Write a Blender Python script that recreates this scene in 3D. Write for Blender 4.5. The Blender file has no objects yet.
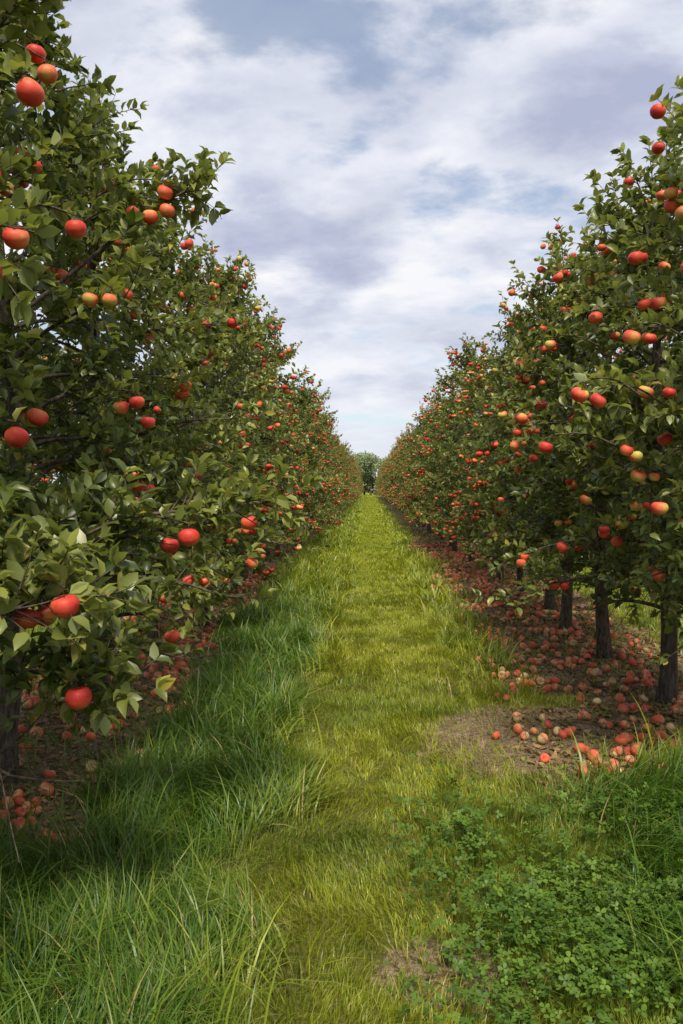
import bpy, math, numpy as np
from mathutils import Vector
rng = np.random.default_rng(7)
scene = bpy.context.scene

# ------------------------------------------------------------------ helpers
_grids = {}
def vnoise(x, y, scale, seed=0):
    if seed not in _grids:
        _grids[seed] = np.random.default_rng(1000+seed).random((256, 256))
    g = _grids[seed]
    X = np.asarray(x)*scale + 37.3; Y = np.asarray(y)*scale + 91.7
    xi = np.floor(X).astype(int); yi = np.floor(Y).astype(int)
    fx = X-xi; fy = Y-yi
    fx = fx*fx*(3-2*fx); fy = fy*fy*(3-2*fy)
    a = g[xi % 256, yi % 256]; b = g[(xi+1) % 256, yi % 256]
    c = g[xi % 256, (yi+1) % 256]; d = g[(xi+1) % 256, (yi+1) % 256]
    return (a*(1-fx)+b*fx)*(1-fy)+(c*(1-fx)+d*fx)*fy
def fbm(x, y, scale, seed=0):
    return (vnoise(x, y, scale, seed)*.55+vnoise(x, y, scale*2.1, seed+1)*.3+vnoise(x, y, scale*4.3, seed+2)*.15)
def sstep(a, b, x):
    t = np.clip((x-a)/(b-a), 0, 1); return t*t*(3-2*t)
def nrm(v):
    return v/np.maximum(np.linalg.norm(v, axis=-1, keepdims=True), 1e-9)
def ground_h(x, y):
    x = np.asarray(x, float); y = np.asarray(y, float)
    near = np.exp(-np.abs(y)/60.0)
    h = (fbm(x, y, .9, 20)-.5)*.10 + (fbm(x, y, 3.5, 24)-.5)*.035
    berm = .05*np.exp(-((np.abs(x)-2.0)/.6)**2)
    return (h+berm)*near

class MB:
    """mesh builder: vertex arrays + tri/quad arrays + material + colour"""
    def __init__(s): s.v=[]; s.c=[]; s.f=[]; s.m=[]; s.n=0
    def add(s, v, faces, mat, col):
        v = np.asarray(v, float).reshape(-1, 3)
        col = np.asarray(col, float)
        if col.ndim == 1: col = np.tile(col, (len(v), 1))
        s.v.append(v); s.c.append(col)
        for f in faces:
            f = np.asarray(f, int)
            if len(f): s.f.append(f+s.n); s.m.append(np.full(len(f), mat))
        s.n += len(v)
    def mesh(s, name, mats, smooth=True):
        me = bpy.data.meshes.new(name)
        V = np.concatenate(s.v).astype(np.float32); C = np.concatenate(s.c).astype(np.float32)
        tot = np.concatenate([np.full(len(f), f.shape[1]) for f in s.f]).astype(np.int32)
        li = np.concatenate([f.ravel() for f in s.f]).astype(np.int32)
        st = np.zeros(len(tot), np.int32); st[1:] = np.cumsum(tot)[:-1]
        me.vertices.add(len(V)); me.vertices.foreach_set("co", V.ravel())
        me.loops.add(len(li)); me.loops.foreach_set("vertex_index", li)
        me.polygons.add(len(tot)); me.polygons.foreach_set("loop_start", st)
        me.polygons.foreach_set("loop_total", tot)
        me.polygons.foreach_set("material_index", np.concatenate(s.m).astype(np.int32))
        me.polygons.foreach_set("use_smooth", np.full(len(tot), smooth))
        a = me.attributes.new("Col", 'FLOAT_COLOR', 'POINT')
        C4 = np.ones((len(V), 4), np.float32); C4[:, :3] = C
        a.data.foreach_set("color", C4.ravel())
        for m in mats: me.materials.append(m)
        me.update(calc_edges=True)
        return me
def obj(name, me, loc=(0, 0, 0), rot=0, sc=(1, 1, 1)):
    o = bpy.data.objects.new(name, me); scene.collection.objects.link(o)
    o.location = loc; o.rotation_euler = (0, 0, rot); o.scale = sc
    return o

def tube(mb, P, R, sides, mat, col):
    P = np.asarray(P, float); R = np.asarray(R, float); n = len(P)
    T = nrm(np.gradient(P, axis=0))
    ref = np.array([0, 0, 1.]) if abs(T[0, 2]) < .8 else np.array([1., 0, 0])
    A = nrm(np.cross(T, ref)); B = np.cross(T, A)
    an = np.arange(sides)*2*math.pi/sides
    V = P[:, None]+R[:, None, None]*(A[:, None]*np.cos(an)[None, :, None]+B[:, None]*np.sin(an)[None, :, None])
    i = np.arange(n-1)[:, None]*sides; j = np.arange(sides)[None]; k = (j+1) % sides
    F = np.stack([i+j, i+k, i+k+sides, i+j+sides], -1).reshape(-1, 4)
    mb.add(V.reshape(-1, 3), [F], mat, col)

LT = np.array([[0,0,0],[.3,.26,.08],[.3,0,0],[.3,-.26,.08],[.68,.22,.05],[.68,0,-.03],[.68,-.22,.05],[1,0,-.14]])
LTRI = np.array([[0,2,1],[0,3,2],[4,5,7],[5,6,7]])
LQ = np.array([[1,2,5,4],[2,3,6,5]])
def leaves(mb, pos, d, up, size, mat, r, g, b, curl=None):
    N = len(pos)
    if N == 0: return
    d = nrm(d); s = nrm(np.cross(up, d)); n = np.cross(d, s)
    cz = np.ones(N) if curl is None else curl
    V = pos[:, None]+size[:, None, None]*(LT[None, :, 0:1]*d[:, None]+LT[None, :, 1:2]*s[:, None]+(LT[None, :, 2:3]*cz[:, None, None])*n[:, None])
    off = (np.arange(N)*8)[:, None, None]
    C = np.stack([np.repeat(r, 8), np.repeat(g, 8), np.repeat(b, 8)], -1)
    mb.add(V.reshape(-1, 3), [(LTRI[None]+off).reshape(-1, 3), (LQ[None]+off).reshape(-1, 4)], mat, C)

def apple_template(seg, th):
    th = np.array(th); zz = .88*np.cos(th)-.30*np.exp(-(th/.38)**2)+.14*np.exp(-((math.pi-th)/.35)**2)
    rr = np.sin(th)**.92*(1+.09*np.cos(th))
    V = [[0, 0, zz[0]]]
    for t, z, r in zip(th[1:-1], zz[1:-1], rr[1:-1]):
        for k in range(seg):
            a = 2*math.pi*k/seg
            lob = 1+.025*math.cos(5*a)*(1 if t > 1.9 else .3)
            V.append([r*lob*math.cos(a), r*lob*math.sin(a), z])
    V.append([0, 0, zz[-1]]); V = np.array(V); last = len(V)-1
    R = len(th)-2; tri = []; q = []
    for k in range(seg):
        k2 = (k+1) % seg
        tri.append([0, 1+k, 1+k2]); tri.append([last, 1+(R-1)*seg+k2, 1+(R-1)*seg+k])
        for i in range(R-1):
            a = 1+i*seg; q.append([a+k, a+seg+k, a+seg+k2, a+k2])
    return V, np.array(tri), np.array(q)
AT = apple_template(14, [0, .2, .42, .7, 1.05, 1.4, 1.8, 2.2, 2.6, 2.9, math.pi])
def apples(mb, pos, rad, mat, r, tilt=.25, rs=None):
    V0, tri, q = AT; N = len(pos)
    if N == 0: return
    g = rs or rng
    ax = nrm(np.stack([g.normal(0, tilt, N), g.normal(0, tilt, N), np.ones(N)], -1))
    x = nrm(np.cross(ax, g.normal(0, 1, (N, 3)))); y = np.cross(ax, x)
    loc = V0[None, :, 0:1]*x[:, None]+V0[None, :, 1:2]*y[:, None]+V0[None, :, 2:3]*ax[:, None]*g.uniform(.9, 1.04, N)[:, None, None]
    V = pos[:, None]+rad[:, None, None]*loc
    bl = nrm(g.normal(0, 1, (N, 3))+np.array([0, 0, .5]))
    bb = np.einsum('nvk,nk->nv', loc, bl)*.5+.5
    C = np.stack([np.repeat(r, len(V0)), np.tile(V0[:, 2]*.5+.5, N), bb.ravel()], -1)
    off = (np.arange(N)*len(V0))[:, None, None]
    mb.add(V.reshape(-1, 3), [(tri[None]+off).reshape(-1, 3), (q[None]+off).reshape(-1, 4)], mat, C)
    for i in range(N):   # stems
        p0 = pos[i]+ax[i]*rad[i]*.5; p1 = p0+ax[i]*rad[i]*.75+g.normal(0, .003, 3)
        tube(mb, [p0, p1], [.0016, .0014], 3, 0, (.5, .5, .5))

# ------------------------------------------------------------------ materials
def newmat(name):
    m = bpy.data.materials.new(name); m.use_nodes = True
    nt = m.node_tree; nt.nodes.clear()
    return m, nt, nt.nodes, nt.links
def N(ns, t, **kw):
    n = ns.new(t)
    for k, v in kw.items(): setattr(n, k, v)
    return n
def mixc(ns, ln, fac, a, b, blend='MIX'):
    n = N(ns, 'ShaderNodeMix', data_type='RGBA', blend_type=blend)
    for sock, v in ((n.inputs[0], fac), (n.inputs[6], a), (n.inputs[7], b)):
        if isinstance(v, bpy.types.NodeSocket): ln.new(v, sock)
        elif isinstance(v, (tuple, list)): sock.default_value = (*v, 1) if len(v) == 3 else v
        else: sock.default_value = v
    return n.outputs[2]
def math_(ns, ln, op, a, b=0.0, clamp=False):
    n = N(ns, 'ShaderNodeMath', operation=op, use_clamp=clamp)
    for s, v in ((n.inputs[0], a), (n.inputs[1], b)):
        if isinstance(v, bpy.types.NodeSocket): ln.new(v, s)
        else: s.default_value = v
    return n.outputs[0]
def maprange(ns, ln, v, a, b, c=0., d=1., smooth=True):
    n = N(ns, 'ShaderNodeMapRange', interpolation_type='SMOOTHSTEP' if smooth else 'LINEAR')
    ln.new(v, n.inputs[0])
    for i, k in enumerate((a, b, c, d)): n.inputs[1+i].default_value = k
    return n.outputs[0]
def noise(ns, ln, vec, scale, detail=4, rough=.55, dist=0):
    n = N(ns, 'ShaderNodeTexNoise'); n.inputs['Scale'].default_value = scale
    n.inputs['Detail'].default_value = detail; n.inputs['Roughness'].default_value = rough
    n.inputs['Distortion'].default_value = dist
    if vec is not None: ln.new(vec, n.inputs['Vector'])
    return n.outputs['Fac']

def plant_shader(name, build, rough, trans, spec=.5, transcol=(1.5, 1.5, .6)):
    m, nt, ns, ln = newmat(name)
    at = N(ns, 'ShaderNodeAttribute', attribute_name="Col")
    sp = N(ns, 'ShaderNodeSeparateColor'); ln.new(at.outputs['Color'], sp.inputs[0])
    col = build(ns, ln, sp.outputs[0], sp.outputs[1], sp.outputs[2])
    p = N(ns, 'ShaderNodeBsdfPrincipled'); ln.new(col, p.inputs['Base Color'])
    p.inputs['Roughness'].default_value = rough; p.inputs['Specular IOR Level'].default_value = spec
    t = N(ns, 'ShaderNodeBsdfTranslucent')
    ln.new(mixc(ns, ln, 1.0, col, transcol, 'MULTIPLY'), t.inputs[0])
    mx = N(ns, 'ShaderNodeMixShader'); mx.inputs[0].default_value = trans
    ln.new(p.outputs[0], mx.inputs[1]); ln.new(t.outputs[0], mx.inputs[2])
    o = N(ns, 'ShaderNodeOutputMaterial'); ln.new(mx.outputs[0], o.inputs[0])
    return m

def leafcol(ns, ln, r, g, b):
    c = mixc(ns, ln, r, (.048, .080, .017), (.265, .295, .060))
    c = mixc(ns, ln, maprange(ns, ln, g, .95, 1.0), c, (.46, .36, .06))       # few yellowing
    geo = N(ns, 'ShaderNodeNewGeometry')
    under = mixc(ns, ln, .5, c, (.24, .28, .13))
    return mixc(ns, ln, geo.outputs['Backfacing'], c, under)
M_leaf = plant_shader("apple_leaf", leafcol, .38, .31, .5)

def grasscol(ns, ln, r, g, b):
    lush = mixc(ns, ln, r, (.036, .100, .012), (.110, .205, .026))
    yel = mixc(ns, ln, r, (.20, .240, .014), (.40, .42, .035))
    c = mixc(ns, ln, b, lush, yel)
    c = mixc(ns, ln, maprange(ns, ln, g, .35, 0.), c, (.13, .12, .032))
    return mixc(ns, ln, maprange(ns, ln, r, .955, .97), c, (.45, .35, .15))
M_grass = plant_shader("grass_blade", grasscol, .42, .33, .45)

def clovercol(ns, ln, r, g, b):
    return mixc(ns, ln, r, (.045, .100, .012), (.140, .235, .028))
M_clover = plant_shader("clover_leaf", clovercol, .5, .28, .3)

def deadcol(ns, ln, r, g, b):
    c = mixc(ns, ln, r, (.10, .058, .032), (.38, .235, .12))
    return mixc(ns, ln, maprange(ns, ln, g, .85, .9), c, (.22, .23, .05))
M_dead = plant_shader("dead_leaf", deadcol, .7, .1, .25)

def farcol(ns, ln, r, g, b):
    return mixc(ns, ln, r, (.19, .24, .15), (.36, .42, .26))  # aerial haze painted into the leaf colour: paler than near foliage
M_far = plant_shader("distant_leaf_hazed", farcol, .8, .2, .1)

def mk_bark():
    m, nt, ns, ln = newmat("apple_bark")
    tc = N(ns, 'ShaderNodeTexCoord'); mp = N(ns, 'ShaderNodeMapping'); mp.inputs['Scale'].default_value = (1, 1, .3)
    ln.new(tc.outputs['Object'], mp.inputs[0])
    f = noise(ns, ln, mp.outputs[0], 45, 6, .65)
    c = mixc(ns, ln, maprange(ns, ln, f, .35, .68), (.030, .022, .016), (.14, .105, .075))
    p = N(ns, 'ShaderNodeBsdfPrincipled'); ln.new(c, p.inputs['Base Color']); p.inputs['Roughness'].default_value = .85
    b = N(ns, 'ShaderNodeBump'); b.inputs['Strength'].default_value = .8; b.inputs['Distance'].default_value = .01
    ln.new(f, b.inputs['Height']); ln.new(b.outputs[0], p.inputs['Normal'])
    o = N(ns, 'ShaderNodeOutputMaterial'); ln.new(p.outputs[0], o.inputs[0]); return m
M_bark = mk_bark()

def mk_apple(name, rot):
    m, nt, ns, ln = newmat(name)
    at = N(ns, 'ShaderNodeAttribute', attribute_name="Col")
    sp = N(ns, 'ShaderNodeSeparateColor'); ln.new(at.outputs['Color'], sp.inputs[0])
    tc = N(ns, 'ShaderNodeTexCoord')
    f = noise(ns, ln, tc.outputs['Object'], 38, 5, .6)
    k = math_(ns, ln, 'ADD', sp.outputs[2], math_(ns, ln, 'MULTIPLY', math_(ns, ln, 'SUBTRACT', f, .5), .9))
    k = math_(ns, ln, 'ADD', k, math_(ns, ln, 'MULTIPLY', math_(ns, ln, 'SUBTRACT', sp.outputs[0], .48), .9))
    cr = N(ns, 'ShaderNodeValToRGB'); ln.new(k, cr.inputs[0])
    e = cr.color_ramp.elements
    if not rot:
        e[0].position = .0; e[0].color = (.52, .44, .09, 1); e[1].position = 1.0; e[1].color = (.56, .04, .028, 1)
        x = e.new(.17); x.color = (.70, .34, .09, 1); x = e.new(.42); x.color = (.76, .16, .062, 1); x = e.new(.70); x.color = (.70, .085, .042, 1)
    else:
        e[0].position = 0; e[0].color = (.58, .42, .20, 1); e[1].position = .95; e[1].color = (.60, .10, .055, 1)
        x = e.new(.26); x.color = (.26, .12, .06, 1); x = e.new(.45); x.color = (.70, .32, .16, 1); x = e.new(.72); x.color = (.62, .16, .085, 1)
    sn = noise(ns, ln, tc.outputs['Object'], 420, 2, .5)
    c = mixc(ns, ln, maprange(ns, ln, sn, .66, .74, 0, .5), cr.outputs[0], (.8, .55, .3))
    p = N(ns, 'ShaderNodeBsdfPrincipled'); ln.new(c, p.inputs['Base Color'])
    p.inputs['Roughness'].default_value = .65 if rot else .52
    p.inputs['Specular IOR Level'].default_value = .35
    o = N(ns, 'ShaderNodeOutputMaterial'); ln.new(p.outputs[0], o.inputs[0]); return m
M_apple = mk_apple("apple_skin", False); M_fall = mk_apple("fallen_apple_skin", True)

def mk_ground():
    m, nt, ns, ln = newmat("orchard_ground")
    geo = N(ns, 'ShaderNodeNewGeometry'); pos = geo.outputs['Position']
    sx = N(ns, 'ShaderNodeSeparateXYZ'); ln.new(pos, sx.inputs[0])
    at = N(ns, 'ShaderNodeAttribute', attribute_name="Col")
    sp = N(ns, 'ShaderNodeSeparateColor'); ln.new(at.outputs['Color'], sp.inputs[0])
    n1 = noise(ns, ln, pos, 6, 6, .65); n2 = noise(ns, ln, pos, 60, 4, .7); n3 = noise(ns, ln, pos, 1.1, 3)
    soil = mixc(ns, ln, maprange(ns, ln, n2, .35, .65), (.075, .054, .034), (.30, .215, .135))
    soil = mixc(ns, ln, maprange(ns, ln, n1, .5, .7), soil, (.38, .29, .185))
    dirt = mixc(ns, ln, maprange(ns, ln, n2, .3, .7), (.055, .060, .02), (.17, .155, .055))
    gfar = mixc(ns, ln, maprange(ns, ln, n1, .3, .7), (.18, .23, .016), (.33, .36, .035))
    gfar = mixc(ns, ln, maprange(ns, ln, n3, .35, .7, 0, .6), gfar, (.11, .19, .015))
    fary = maprange(ns, ln, sx.outputs[1], 4., 22., .12, 1.)
    gr = mixc(ns, ln, fary, dirt, gfar)
    w = math_(ns, ln, 'ADD', sp.outputs[0], math_(ns, ln, 'MULTIPLY', math_(ns, ln, 'SUBTRACT', n1, .5), 1.2))
    c = mixc(ns, ln, maprange(ns, ln, w, .35, .65), gr, soil)
    p = N(ns, 'ShaderNodeBsdfPrincipled'); ln.new(c, p.inputs['Base Color']); p.inputs['Roughness'].default_value = .95
    p.inputs['Specular IOR Level'].default_value = .1
    b = N(ns, 'ShaderNodeBump'); b.inputs['Strength'].default_value = .9; b.inputs['Distance'].default_value = .02
    ln.new(n2, b.inputs['Height']); ln.new(b.outputs[0], p.inputs['Normal'])
    o = N(ns, 'ShaderNodeOutputMaterial'); ln.new(p.outputs[0], o.inputs[0]); return m
M_ground = mk_ground()

# ------------------------------------------------------------------ layout
XL, XR = -1.95, 2.15
SP = 1.5
def soil_mask(x, y):
    """0 = grass, 1 = bare herbicide strip below trees"""
    x = np.asarray(x, float); y = np.asarray(y, float)
    j = (fbm(x, y, 1.6, 40)-.5)*1.1
    nearR = 2.4*sstep(4.5, 3.9, y+j*.8)
    r = sstep(.95+nearR, 1.50+nearR, x+j)*(1-sstep(3.0, 3.35, x+j*.7))
    ln_ = .30*sstep(9, 6, y)
    l = sstep(1.45-ln_, 1.75-ln_, -x+j*.5)*(1-sstep(2.9, 3.3, -x+j*.7))*sstep(3.1, 3.7, y+j*.6)
    o = sstep(1.1, .8, np.abs(np.abs(x)-6.25)+j)
    patch = .85*sstep(.28, .10, np.hypot((x-.24)*.75, y-2.60)+j*.22) + .95*sstep(.6, .25, np.hypot((x-1.0)*.7, (y-5.0)*.6)+j*.3)
    return np.clip(r+l+o+patch, 0, 1)

def lines(dense_a, dense_b, step, far, grow=1.35):
    c = list(np.arange(dense_a, dense_b+1e-6, step)); s = step; v = dense_b
    while v < far: s *= grow; v += s; c.append(v)
    s = step; v = dense_a; pre = []
    while v > -far: s *= grow; v -= s; pre.append(v)
    return np.array(pre[::-1]+c)
gx = lines(-4.5, 4.5, .07, 900); gy = lines(0, 14, .08, 900, 1.12)
GX, GY = np.meshgrid(gx, gy); nx = len(gx); ny = len(gy)
V = np.stack([GX, GY, ground_h(GX, GY)], -1).reshape(-1, 3)
i = (np.arange(ny-1)*nx)[:, None]; j = np.arange(nx-1)[None]
F = np.stack([i+j, i+j+1, i+j+1+nx, i+j+nx], -1).reshape(-1, 4)
sm = soil_mask(GX, GY).ravel()
mb = MB(); mb.add(V, [F], 0, np.stack([sm, sm, sm], -1))
obj("ground", mb.mesh("ground", [M_ground]))

# ------------------------------------------------------------------ apple trees
def profile(z, H):
    t = (z-.6)/(H-.6)
    return np.interp(t, [0, .12, .35, .6, .85, 1.0], [.85, 1.08, 1.14, .98, .62, .30])

def shoot_leaves(P, T, g, n, size=(.052, .086), spread=1.0):
    perp = nrm(np.cross(T, g.normal(0, 1, (n, 3))))
    d = T*.7+perp*spread+np.array([0, 0, .16])
    up = np.array([0, 0, 1.])+g.normal(0, .5, (n, 3))+perp*-.15
    return P, d, up, g.uniform(size[0], size[1], n)

def make_tree(seed, H, customs=(), n_apples=75, limbs=50, wid=1.0, clear=(), sight=None, arad=(.030, .041)):
    g = np.random.default_rng(seed); mb = MB()
    zt = np.linspace(-.08, H-.35, 12)
    ph = g.uniform(0, 6.28, 2)
    tx = .05*np.sin(zt*1.7+ph[0])-.05*np.sin(ph[0]); ty = .05*np.sin(zt*1.4+ph[1])-.05*np.sin(ph[1])
    tr = np.interp(zt, [-.1, .05, .3, 1.5, H], [.095, .075, .058, .045, .008])
    trunk = np.stack([tx, ty, zt], -1)
    tube(mb, trunk, tr, 10, 0, (.5, .5, .5))
    LP, LD, LU, LS = [], [], [], []
    AP = []
    tp = lambda z: np.array([np.interp(z, zt, tx), np.interp(z, zt, ty), z])
    lump = g.uniform(.58, 1.26, (6, 8))
    def do_shoot(p0, d0, L, w):
        m = 5; t = np.linspace(0, 1, m)[:, None]
        bend = np.array([0, 0, g.uniform(-.28, .35)])
        P = p0+d0*L*t+bend*L*t*t
        tube(mb, P, np.linspace(.004, .0015, m)*w, 3, 0, (.5, .5, .5))
        n = max(6, int(L/.0155))
        tt = g.uniform(.05, 1, n)[:, None]; tt[-3:] = 1
        Q = p0+d0*L*tt+bend*L*tt*tt
        T = nrm(d0+2*bend*tt)
        a = shoot_leaves(Q, T, g, n)
        LP.append(a[0]); LD.append(a[1]); LU.append(a[2]); LS.append(a[3])
        return P
    def limb(P, R, nsh, tmin=.22, Lr=(.16, .46), ap=True):
        tube(mb, P, R, 5, 0, (.5, .5, .5))
        m = len(P); seg = np.linspace(0, 1, m)
        for k in range(nsh):
            t = g.uniform(tmin, 1) if k else 1.0
            p0 = np.array([np.interp(t, seg, P[:, q]) for q in range(3)])
            i0 = min(int(t*(m-1)), m-2); T = nrm(P[i0+1]-P[i0])
            pr = nrm(np.cross(T, g.normal(0, 1, 3)))
            d = nrm(T*g.uniform(.3, 1.1)+pr*g.uniform(.4, 1)+np.array([0, 0, g.uniform(-.05, .6)]))
            if k == 0: d = nrm(T+g.normal(0, .15, 3)+np.array([0, 0, .15]))
            S = do_shoot(p0, d, g.uniform(*Lr)*(1.15-.4*t), 1)
            if t > .4 and ap: AP.append(S[g.integers(1, 5)])
    for i in range(limbs):
        f = (i+.5)/limbs
        z0 = .62+(H-1.15)*f**.95
        az = i*2.39996+g.normal(0, .3)
        zi = min(int(f*6), 5); ai = int((az % 6.2832)/6.2832*8) % 8
        out = np.array([math.cos(az), math.sin(az), 0])
        a = np.interp(f, [0, .5, 1], [.35, .5, 1.3])+g.normal(0, .12)
        b = np.interp(f, [0, .5, 1], [.40, .35, .25])
        L = profile(z0+.2, H)*lump[zi, ai]*g.uniform(.8, 1.05)*.86*wid*(1-.45*abs(math.sin(az))*f)
        t = np.linspace(0, 1, 7)[:, None]
        side = np.array([-out[1], out[0], 0])*g.normal(0, .15)
        P = tp(z0)+out*L*t+side*L*t*t+np.array([0, 0, 1.])*L*(a*t-b*t*t)
        limb(P, np.linspace(.017, .005, 7)*(1.1-.5*f), int(6+9*L))
    for i in range(12):  # top leaders
        z0 = H-g.uniform(.45, 1.2)
        d = nrm(np.array([g.normal(0, .45), g.normal(0, .35), 1.]))
        P = tp(z0)+d*np.linspace(0, 1, 6)[:, None]*g.uniform(.35, .75)
        limb(P, np.linspace(.009, .003, 6), 7, .1, (.12, .28))
    capples = []
    for kind, dat in customs:
        if kind == 'branch':
            C = np.array(dat, float); s = np.linspace(0, len(C)-1, 9)
            P = np.stack([np.interp(s, np.arange(len(C)), C[:, q]) for q in range(3)], -1)
            P[1:-1] = (P[:-2]+P[1:-1]*2+P[2:])/4
            limb(P, np.linspace(.014, .005, 9), 34, .3, (.12, .27), ap=False)
        else:
            p = np.array(dat[:3]); capples.append((p, dat[3]))
            q = p+np.array([0, 0, dat[3]*1.3])
            src = tp(np.clip(p[2]-.1, .7, H-.5)); dd = nrm(q-src)
            L = .38; P = q-dd*L*np.linspace(1, 0, 6)[:, None]+np.array([0, 0, .05])*np.sin(np.linspace(0, 3.14, 6))[:, None]
            tube(mb, P, np.linspace(.006, .003, 6), 4, 0, (.5, .5, .5))
            n = 16; tt = g.uniform(.2, 1, n)
            Q = np.stack([np.interp(tt, np.linspace(0, 1, 6), P[:, k]) for k in range(3)], -1)
            a = shoot_leaves(Q, np.tile(dd, (n, 1)), g, n)
            a[1][:] += np.array([0, 0, .35])
            LP.append(a[0]); LD.append(a[1]); LU.append(a[2]); LS.append(a[3])
    P = np.concatenate(LP); D = np.concatenate(LD); U = np.concatenate(LU); S = np.concatenate(LS)
    keep = P[:, 2] > .58+.35*vnoise(P[:, 0]+seed, P[:, 1], 3, 50)
    P, D, U, S = P[keep], D[keep], U[keep], S[keep]
    def open_mask(C, p, r, rad):     # the fruit hang clear on the alley side of the crown
        v = C-p; s = nrm(sight-p); a = v@s
        return (np.linalg.norm(v, axis=1) > r*1.3) & ~((a > 0) & (a < .6) & (np.linalg.norm(v-a[:, None]*s, axis=1) < rad))
    for p, r in clear:
        k = open_mask(P+nrm(D)*S[:, None]*.5, p, r, .058)
        P, D, U, S = P[k], D[k], U[k], S[k]
    n = len(P)
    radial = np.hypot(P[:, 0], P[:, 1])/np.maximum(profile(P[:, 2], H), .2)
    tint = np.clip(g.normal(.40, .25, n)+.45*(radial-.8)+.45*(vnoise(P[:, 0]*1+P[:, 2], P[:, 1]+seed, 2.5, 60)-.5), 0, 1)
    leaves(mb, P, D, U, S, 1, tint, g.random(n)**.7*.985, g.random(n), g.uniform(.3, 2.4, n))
    A = np.array(AP); g.shuffle(A)
    rr = np.hypot(A[:, 0], A[:, 1])/profile(A[:, 2], H)
    A = A[(rr > .6) & (A[:, 2] > .75)]
    A = A[:n_apples]
    ext = A[g.random(len(A)) < .5]
    ext = ext+nrm(g.normal(0, 1, ext.shape)*np.array([1, 1, .25]))*.082
    A = np.concatenate([A, ext]); A[:, 2] -= .06
    R = g.uniform(arad[0], arad[1], len(A))
    for p, r in clear:
        k = open_mask(A, p, .075, .09); A, R = A[k], R[k]
    apples(mb, A, R, 2, g.uniform(.0, 1, len(A))**.75, rs=g)
    if capples:
        apples(mb, np.array([c[0] for c in capples]), np.array([c[1] for c in capples]), 2, g.uniform(.42, .95, len(capples)), .3, rs=g)
    return mb.mesh("apple_tree_mesh_%d" % seed, [M_bark, M_leaf, M_apple]), n

def W(u, v, d):
    return np.array([(u-368)/800*d, d, 1.6-(v-487)/800*d])
left_y = [1.15+SP*k for k in range(84)]
right_y = [4.3+SP*k for k in range(82)]
feat = []
for u, v, px in [(20,621,26),(40,618,24),(60,608,29),(73,702,27),(30,94,28),(36,56,20),(48,76,20),(14,237,26),(75,229,21),
                 (167,546,20),(187,538,22),(248,523,17),(12,437,24),(8,507,16),(119,407,16),(135,402,16),(165,194,16),(167,212,16),(150,218,16),
                 (132,213,14),(133,503,14),(125,295,14),(45,270,15),(60,276,15),(133,456,13),(108,187,14)]:
    d = .082*800/px; feat.append(('L', 'apple', (*W(u, v, d), .041)))
for u, v, px in [(576,396,18),(594,402,17),(626,340,17),(643,341,15),(640,394,16),(655,508,17),(591,321,14),(519,419,13),(543,448,14),
                 (674,220,15),(614,541,12),(560,547,12),(547,347,11),(554,281,11),(660,440,15),(650,157,13),(657,272,12),(583,500,12),(655,575,13)]:
    d = .08*800/px; feat.append(('R', 'apple', (*W(u, v, d), .04)))
feat += [('L', 'branch', [(-1.95,2.65,1.0),(-1.45,2.6,1.28),(-1.08,2.42,1.34),(-.82,2.32,1.28)]),
         ('L', 'branch', [(-1.95,2.65,1.1),(-1.5,2.45,1.2),(-1.2,2.25,1.25),(-.98,2.2,1.26)]),
         ('L', 'branch', [(-1.95,2.65,1.2),(-1.2,3.0,1.45),(-.8,3.15,1.50),(-.40,3.3,1.54)]),
         ('L', 'branch', [(-1.95,2.65,1.15),(-1.25,2.9,1.35),(-.95,3.0,1.42),(-.62,3.1,1.46)]),
         ('L', 'branch', [(-1.95,2.65,.75),(-1.35,2.6,1.0),(-1.0,2.55,1.0),(-.85,2.6,.95)]),
         ('L', 'branch', [(-1.95,2.65,2.2),(-1.4,2.5,2.7),(-1.1,2.4,3.0),(-.95,2.4,3.15)]),
         ('L', 'branch', [(-1.95,4.15,2.4),(-1.4,4.2,2.85),(-1.1,4.2,3.08),(-.88,4.2,3.18)]),
         ('R', 'branch', [(2.15,4.3,1.6),(1.6,4.2,1.9),(1.3,4.1,2.05),(1.1,4.0,2.0)])]
def near_tree(side, x, y, seed, H, **kw):
    cu = []; clear = []
    ys = left_y if side == 'L' else right_y
    for s, kind, dat in feat:
        if s != side: continue
        if kind == 'apple': clear.append((np.array([dat[0]-x, dat[1]-y, dat[2]]), dat[3]))
        yy = dat[0][1] if kind == 'branch' else dat[1]
        k = int(np.argmin([abs(q-yy) for q in ys[:8]]))
        if abs(ys[k]-y) > .01: continue
        if kind == 'branch': cu.append((kind, [(a-x, b-y, c) for a, b, c in dat]))
        else: cu.append((kind, (dat[0]-x, dat[1]-y, dat[2], dat[3])))
    me, n = make_tree(seed, H, cu, clear=clear, sight=np.array([-x, -y, 1.6]), **kw)
    obj("apple_tree", me, (x, y, 0))
    return n
tot = 0
Hs = [4.9, 4.7, 4.6, 4.3]
for k in range(4): tot += near_tree('L', XL, left_y[k], 11+k, Hs[k], n_apples=34, limbs=58, arad=(.027, .042))
Hs = [3.95, 4.0, 3.75, 4.1]
for k in range(4): tot += near_tree('R', XR, right_y[k], 31+k, Hs[k], n_apples=66, limbs=54, wid=.97, arad=(.028, .044))
vars_ = [make_tree(51+k, h, n_apples=95, limbs=50, wid=wd, arad=(.029, .043))[0] for k, (h, wd) in enumerate([(4.4, 1.), (3.9, .95), (4.6, 1.08), (4.1, .88), (4.5, 1.0)])]
g = np.random.default_rng(5)
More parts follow.
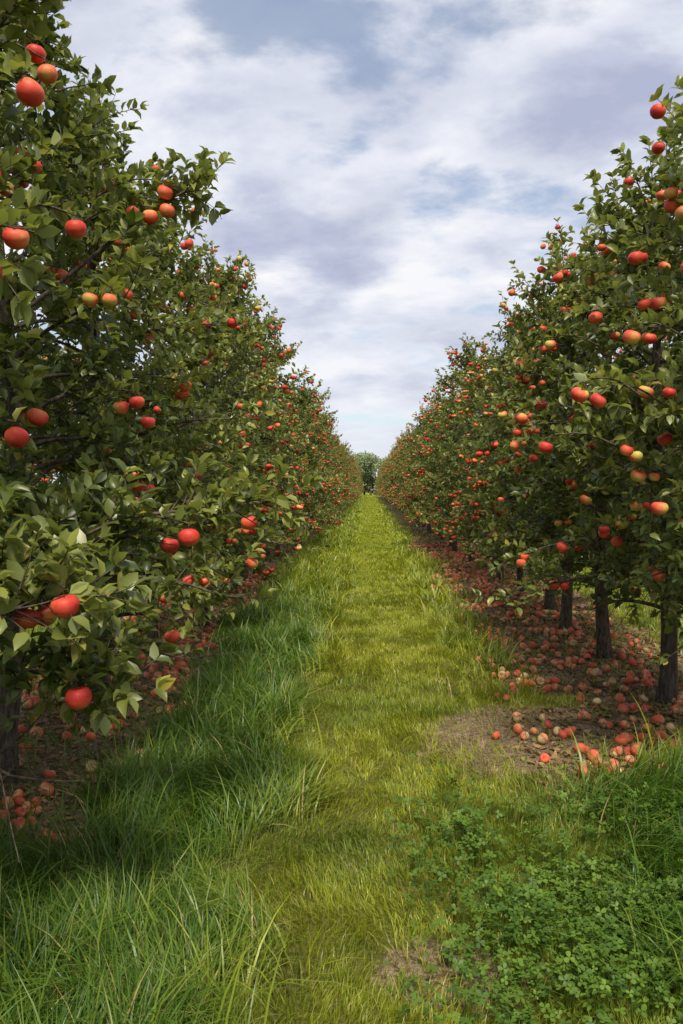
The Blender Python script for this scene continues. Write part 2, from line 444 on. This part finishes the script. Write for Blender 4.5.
def place(x, y, m=1.0):
    me = vars_[g.integers(0, 5)]
    s = g.uniform(.80, 1.08)*m
    obj("apple_tree", me, (x+g.normal(0, .08), y+g.normal(0, .08), 0), g.choice([0, math.pi])+g.normal(0, .25), (g.uniform(.85, 1.12), g.uniform(.80, .96), s))
for y in left_y[4:]: place(XL, y)
for y in right_y[4:]: place(XR+.03, y, .98)
for k in range(24):
    place(-6.25, 1.5+k*SP); place(6.4, 2+k*SP)
print("near leaves", tot)

# ------------------------------------------------------------------ grass
def blades(mb, x, y, L, w, bend, az, segs, r, b):
    n = len(x); z = ground_h(x, y)-.005
    t = np.linspace(0, 1, segs+1)
    lean = np.stack([np.cos(az), np.sin(az), 0*az], -1)
    tw = az+math.pi/2+rng.normal(0, .6, n)
    sd = np.stack([np.cos(tw), np.sin(tw), 0*tw], -1)
    base = np.stack([x, y, z], -1)
    hh = L[:, None]*(t-bend[:, None]*.5*t**2.2)
    oo = L[:, None]*bend[:, None]*t**1.8*.9
    C = base[:, None]+lean[:, None]*oo[..., None]+np.array([0, 0, 1.])*hh[..., None]
    wd = w[:, None]*np.array([.8, 1, .85, .55, .3][:segs] if segs == 4 else [.8, 1, .6][:segs])*.5
    Lf = C[:, :segs]+sd[:, None]*wd[..., None]; Rt = C[:, :segs]-sd[:, None]*wd[..., None]
    V = np.concatenate([np.stack([Lf, Rt], 2).reshape(n, -1, 3), C[:, segs:]], 1)
    k = 2*segs+1
    q = np.array([[2*i, 2*i+1, 2*i+3, 2*i+2] for i in range(segs-1)]); tr = np.array([[2*segs-2, 2*segs-1, 2*segs]])
    off = (np.arange(n)*k)[:, None, None]
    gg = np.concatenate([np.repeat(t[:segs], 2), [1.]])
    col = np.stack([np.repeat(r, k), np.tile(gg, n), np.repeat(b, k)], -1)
    mb.add(V.reshape(-1, 3), [(q[None]+off).reshape(-1, 4), (tr[None]+off).reshape(-1, 3)], 0, col)
def scatter(x0, x1, y0, y1, dens):
    n = int((x1-x0)*(y1-y0)*dens)
    return rng.uniform(x0, x1, n), rng.uniform(y0, y1, n)
def tall_mask(x, y):
    j = (fbm(x, y, 1.3, 70)-.5)*.7
    l = sstep(.32, .66, -x+j)*(1-.5*sstep(7, 14, y))
    r = sstep(1.0, 1.5, x+j)*sstep(4.8, 3.9, y)
    o = .5*sstep(.55, 1.0, x+j)*sstep(5.5, 8, y)*.6
    return np.clip(l+r+o, 0, 1)
mg = MB()
bands = [(1.3, 3.6, 12000, .0031, 4), (3.6, 6, 7500, .0040, 4), (6, 10, 3800, .0058, 3), (10, 18, 1700, .010, 3), (18, 35, 650, .018, 3), (35, 70, 200, .035, 3), (70, 150, 60, .07, 3)]
for y0, y1, de, w, sg in bands:
    x, y = scatter(-3.2, 3.1, y0, y1, de)
    sm = soil_mask(x, y); tm = tall_mask(x, y)
    clump = fbm(x, y, 4.0, 80)
    p = (1-sm)*(.45+1.1*clump)*(1-.42*tm)+.07*sm
    k = rng.random(len(x)) < p
    x, y, tm, clump, sm = x[k], y[k], tm[k], clump[k], sm[k]; n = len(x)
    tall = rng.random(n) < tm*(1-.8*sm)
    giant = tall & (rng.random(n) < .07)
    L = np.where(tall, rng.uniform(.14, .36, n)*(.55+.85*fbm(x, y, 2.2, 84)), rng.uniform(.03, .095, n)*(.45+1.2*clump))
    L = np.where(giant, L*1.25+.05, L)
    if y0 > 10: L = np.where(tall, L*.7, L)
    bend = np.where(tall, rng.uniform(.25, 1.3, n), rng.uniform(.1, .9, n))
    az = vnoise(x, y, 3.0, 90)*12.6+rng.normal(0, .9, n)
    ww = w*rng.uniform(.7, 1.4, n)*np.where(tall, 1.6, 1)*np.where(giant, 1.35, 1)
    yel = np.clip((1-tm)*(.74+1.6*(fbm(x, y, 1.5, 95)-.42))*(.75+.25*sstep(3.5, 7, y)) - .4*sstep(.35, .9, x)*sstep(4.6, 3.6, y)+.1*sstep(8, 20, y)+rng.normal(0, .15, n)+.02+.12*giant, 0, 1)
    rr = np.where(giant, rng.uniform(.5, .9, n), rng.random(n))
    blades(mg, x, y, L, ww, bend, az, sg, rr, yel)
for xa, xb in ((-5.4, -3.1), (3.1, 5.5), (7.3, 11), (-11, -7.3)):
    for y0, y1, de, w in ((0, 12, 650, .011), (12, 40, 160, .025)):
        x, y = scatter(xa, xb, y0, y1, de); n = len(x)
        blades(mg, x, y, rng.uniform(.06, .16, n), w*rng.uniform(.7, 1.3, n), rng.uniform(.1, .9, n), rng.uniform(0, 6.3, n), 3, rng.random(n), np.clip(rng.normal(.45, .2, n), 0, 1))
print("grass verts", mg.n)
obj("grass", mg.mesh("grass", [M_grass]))

# ------------------------------------------------------------------ clover
mc = MB()
x, y = scatter(-.1, 2.3, 1.9, 4.8, 4400)
cm = sstep(.33, .58, fbm(x, y, 2.3, 110)+.24*np.exp(-((x-.95)**2/.45+(y-3.0)**2/.6)))*sstep(0., .7, x)*sstep(4.4, 3.3, y)*(.45+.8*vnoise(x, y, 9, 115))
k = rng.random(len(x)) < cm; x, y = x[k], y[k]; n = len(x)
h = rng.uniform(.04, .12, n)*(.6+1.0*vnoise(x, y, 5, 112)); z = ground_h(x, y)
top = np.stack([x, y, z+h], -1); a0 = rng.uniform(0, 6.28, n)
tilt = rng.normal(0, .4, (n, 2)); sz = rng.uniform(.006, .017, n)
CT = np.array([[0, 0, 0], [.45, .38, .10], [1.0, .42, .12], [1.12, 0, .04], [1.0, -.42, .12], [.45, -.38, .10]])
rc = np.clip(rng.normal(.5, .27, n)+.6*(fbm(x, y, 3, 117)-.5), 0, 1)
for kk in range(3):
    a = a0+kk*2.094
    d = nrm(np.stack([np.cos(a), np.sin(a), tilt[:, 0]*np.cos(a)+tilt[:, 1]*np.sin(a)], -1))
    s = nrm(np.stack([-np.sin(a), np.cos(a), -tilt[:, 0]*np.sin(a)+tilt[:, 1]*np.cos(a)], -1)); nn = np.cross(d, s)
    V = top[:, None]+sz[:, None, None]*1.25*(CT[None, :, 0:1]*d[:, None]+CT[None, :, 1:2]*s[:, None]+CT[None, :, 2:3]*nn[:, None])
    off = (np.arange(n)*6)[:, None, None]
    col = np.stack([np.repeat(rc, 6)]*3, -1)
    mc.add(V.reshape(-1, 3), [(np.array([[0, 1, 2, 3], [0, 3, 4, 5]])[None]+off).reshape(-1, 4)], 0, col)
st = np.stack([np.stack([x-.001, y, z], -1), np.stack([x+.001, y, z], -1), top], 1)
mc.add(st.reshape(-1, 3), [np.arange(n*3).reshape(-1, 3)], 0, np.array([.6, .6, .6]))
obj("clover", mc.mesh("clover", [M_clover]))

# ------------------------------------------------------------------ litter
ml = MB()
for xa, xb in ((.9, 3.2), (-3.1, -1.1)):
    for y0, y1, de, s0 in ((3, 12, 650, .05), (12, 30, 120, .09)):
        x, y = scatter(xa, xb, y0, y1, de); k = rng.random(len(x)) < soil_mask(x, y)*(.25+fbm(x, y, 2, 120)); x, y = x[k], y[k]; n = len(x)
        P = np.stack([x, y, ground_h(x, y)+rng.uniform(.004, .018, n)], -1)
        d = rng.normal(0, 1, (n, 3))*np.array([1, 1, .15]); up = np.array([0, 0, 1.])+rng.normal(0, .3, (n, 3))
        leaves(ml, P, d, up, rng.uniform(.6, 1.3, n)*s0, 0, rng.random(n), rng.random(n), rng.random(n), rng.uniform(-2, 3, n))
obj("fallen_leaves", ml.mesh("fallen_leaves", [M_dead]))
def drop(xs, ys):
    mf = MB(); n = len(xs); R = rng.uniform(.024, .041, n)
    P = np.stack([xs, ys, ground_h(xs, ys)+R*.72], -1)
    apples(mf, P, R, 1, rng.random(n)**.85, 1.2)
    return mf.mesh("fallen_apples", [M_bark, M_fall])
x, y = scatter(.95, 3.1, 4.3, 22, 85)
k = rng.random(len(x)) < (.20+.8*sstep(.34, .62, fbm(x, y, 2.6, 130)))*np.exp(-((x-1.85)/.75)**2); xr, yr = x[k], y[k]
x, y = scatter(-3.0, -1.3, 3.3, 16, 100)
k = rng.random(len(x)) < (.25+.8*sstep(.34, .6, fbm(x, y, 1.7, 133)))*soil_mask(x, y); xl, yl = x[k], y[k]
ex = np.array([W(545, 767, 1.6*800/280)[:2], W(496, 740, 5.06)[:2], W(487, 641, 8.3)[:2], W(480, 655, 7.6)[:2], W(534, 738, 5.1)[:2]])
obj("fallen_apples", drop(np.concatenate([xr, xl, ex[:, 0]]), np.concatenate([yr, yl, ex[:, 1]])))

# ------------------------------------------------------------------ distant woodland
mf = MB(); g = np.random.default_rng(99)
for i in range(56):
    cx = -60+i*2.15+g.normal(0, 1); cy = 152+g.uniform(0, 14); H = g.uniform(7.5, 12.0)
    tube(mf, [(cx, cy, -.2), (cx+.2, cy, H*.4), (cx, cy, H*.85)], [.25, .18, .05], 6, 0, (.5, .5, .5))
    for q in range(10):
        fz = g.uniform(.08, .88)
        c = np.array([cx+g.normal(0, 1.4)*(1.2-fz), cy+g.normal(0, 1.2), H*fz])
        n = 260; dd = nrm(g.normal(0, 1, (n, 3)))*g.uniform(.6, 1.1, (n, 1))*np.array([1.7, 1.7, 1.4])
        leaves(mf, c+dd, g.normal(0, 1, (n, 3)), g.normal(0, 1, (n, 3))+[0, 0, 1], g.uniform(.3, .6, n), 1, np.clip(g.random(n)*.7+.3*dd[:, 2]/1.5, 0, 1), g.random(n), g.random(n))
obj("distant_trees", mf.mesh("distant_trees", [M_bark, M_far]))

# ------------------------------------------------------------------ sky & sun
sund = Vector((.06, -.54, .84)).normalized()
elev = math.asin(sund.z); azim = math.atan2(sund.x, sund.y)
w = bpy.data.worlds.new("World"); scene.world = w; w.use_nodes = True
nt = w.node_tree; ns = nt.nodes; ln = nt.links; ns.clear()
sky = N(ns, 'ShaderNodeTexSky', sky_type='NISHITA'); sky.sun_disc = False
sky.sun_elevation = elev; sky.sun_rotation = azim
bg1 = N(ns, 'ShaderNodeBackground'); bg1.inputs[1].default_value = .15; ln.new(sky.outputs[0], bg1.inputs[0])
tc = N(ns, 'ShaderNodeTexCoord'); sx = N(ns, 'ShaderNodeSeparateXYZ'); ln.new(tc.outputs['Generated'], sx.inputs[0])
zz = math_(ns, ln, 'ADD', math_(ns, ln, 'MAXIMUM', sx.outputs[2], 0.), .30)
cb = N(ns, 'ShaderNodeCombineXYZ')
ln.new(math_(ns, ln, 'DIVIDE', sx.outputs[0], zz), cb.inputs[0]); ln.new(math_(ns, ln, 'DIVIDE', sx.outputs[1], zz), cb.inputs[1])
mp = N(ns, 'ShaderNodeMapping'); ln.new(cb.outputs[0], mp.inputs[0]); mp.inputs['Location'].default_value = (5.14, 2.175, 0); mp.inputs['Rotation'].default_value = (0, 0, .45); mp.inputs['Scale'].default_value = (1.25, 1.7, 1)
cov = noise(ns, ln, mp.outputs[0], 1.5, 12, .56, .1)
shd = noise(ns, ln, mp.outputs[0], 2.3, 12, .55, .15)
cover = maprange(ns, ln, cov, .36, .47, .30, 1.)
edge = maprange(ns, ln, cov, .60, .45, 0., .5)
cc = N(ns, 'ShaderNodeValToRGB'); ln.new(shd, cc.inputs[0]); e = cc.color_ramp.elements
e[0].position = .38; e[0].color = (.45, .49, .65, 1); e[1].position = .63; e[1].color = (.98, .97, .99, 1)
x_ = e.new(.47); x_.color = (.56, .60, .75, 1); x_ = e.new(.55); x_.color = (.76, .79, .89, 1)
ccol = mixc(ns, ln, edge, cc.outputs[0], (.88, .90, .97))
hz = maprange(ns, ln, sx.outputs[2], .0, .28, .6, 0.)
ccol = mixc(ns, ln, hz, ccol, (.84, .88, .95))
bg2 = N(ns, 'ShaderNodeBackground'); ln.new(ccol, bg2.inputs[0]); bg2.inputs[1].default_value = 1.0
mx = N(ns, 'ShaderNodeMixShader'); ln.new(cover, mx.inputs[0]); ln.new(bg1.outputs[0], mx.inputs[1]); ln.new(bg2.outputs[0], mx.inputs[2])
o = N(ns, 'ShaderNodeOutputWorld'); ln.new(mx.outputs[0], o.inputs[0])
sl = bpy.data.lights.new("sun", 'SUN'); sl.energy = 5.0; sl.angle = math.radians(11); sl.color = (1, .91, .76)
so = bpy.data.objects.new("sun", sl); scene.collection.objects.link(so)
so.rotation_euler = sund.to_track_quat('Z', 'Y').to_euler()

# ------------------------------------------------------------------ camera
cam = bpy.data.cameras.new("camera"); co = bpy.data.objects.new("camera", cam); scene.collection.objects.link(co)
cam.sensor_fit = 'VERTICAL'; cam.sensor_height = 36; cam.lens = 800/1024*36
cam.clip_start = .05; cam.clip_end = 3000
co.location = (0, 0, 1.6)
co.rotation_euler = (math.radians(90)-math.atan(25/800), 0, math.atan(27/800))
scene.camera = co
scene.view_settings.view_transform = 'Standard'; scene.view_settings.look = 'None'; scene.view_settings.exposure = 0
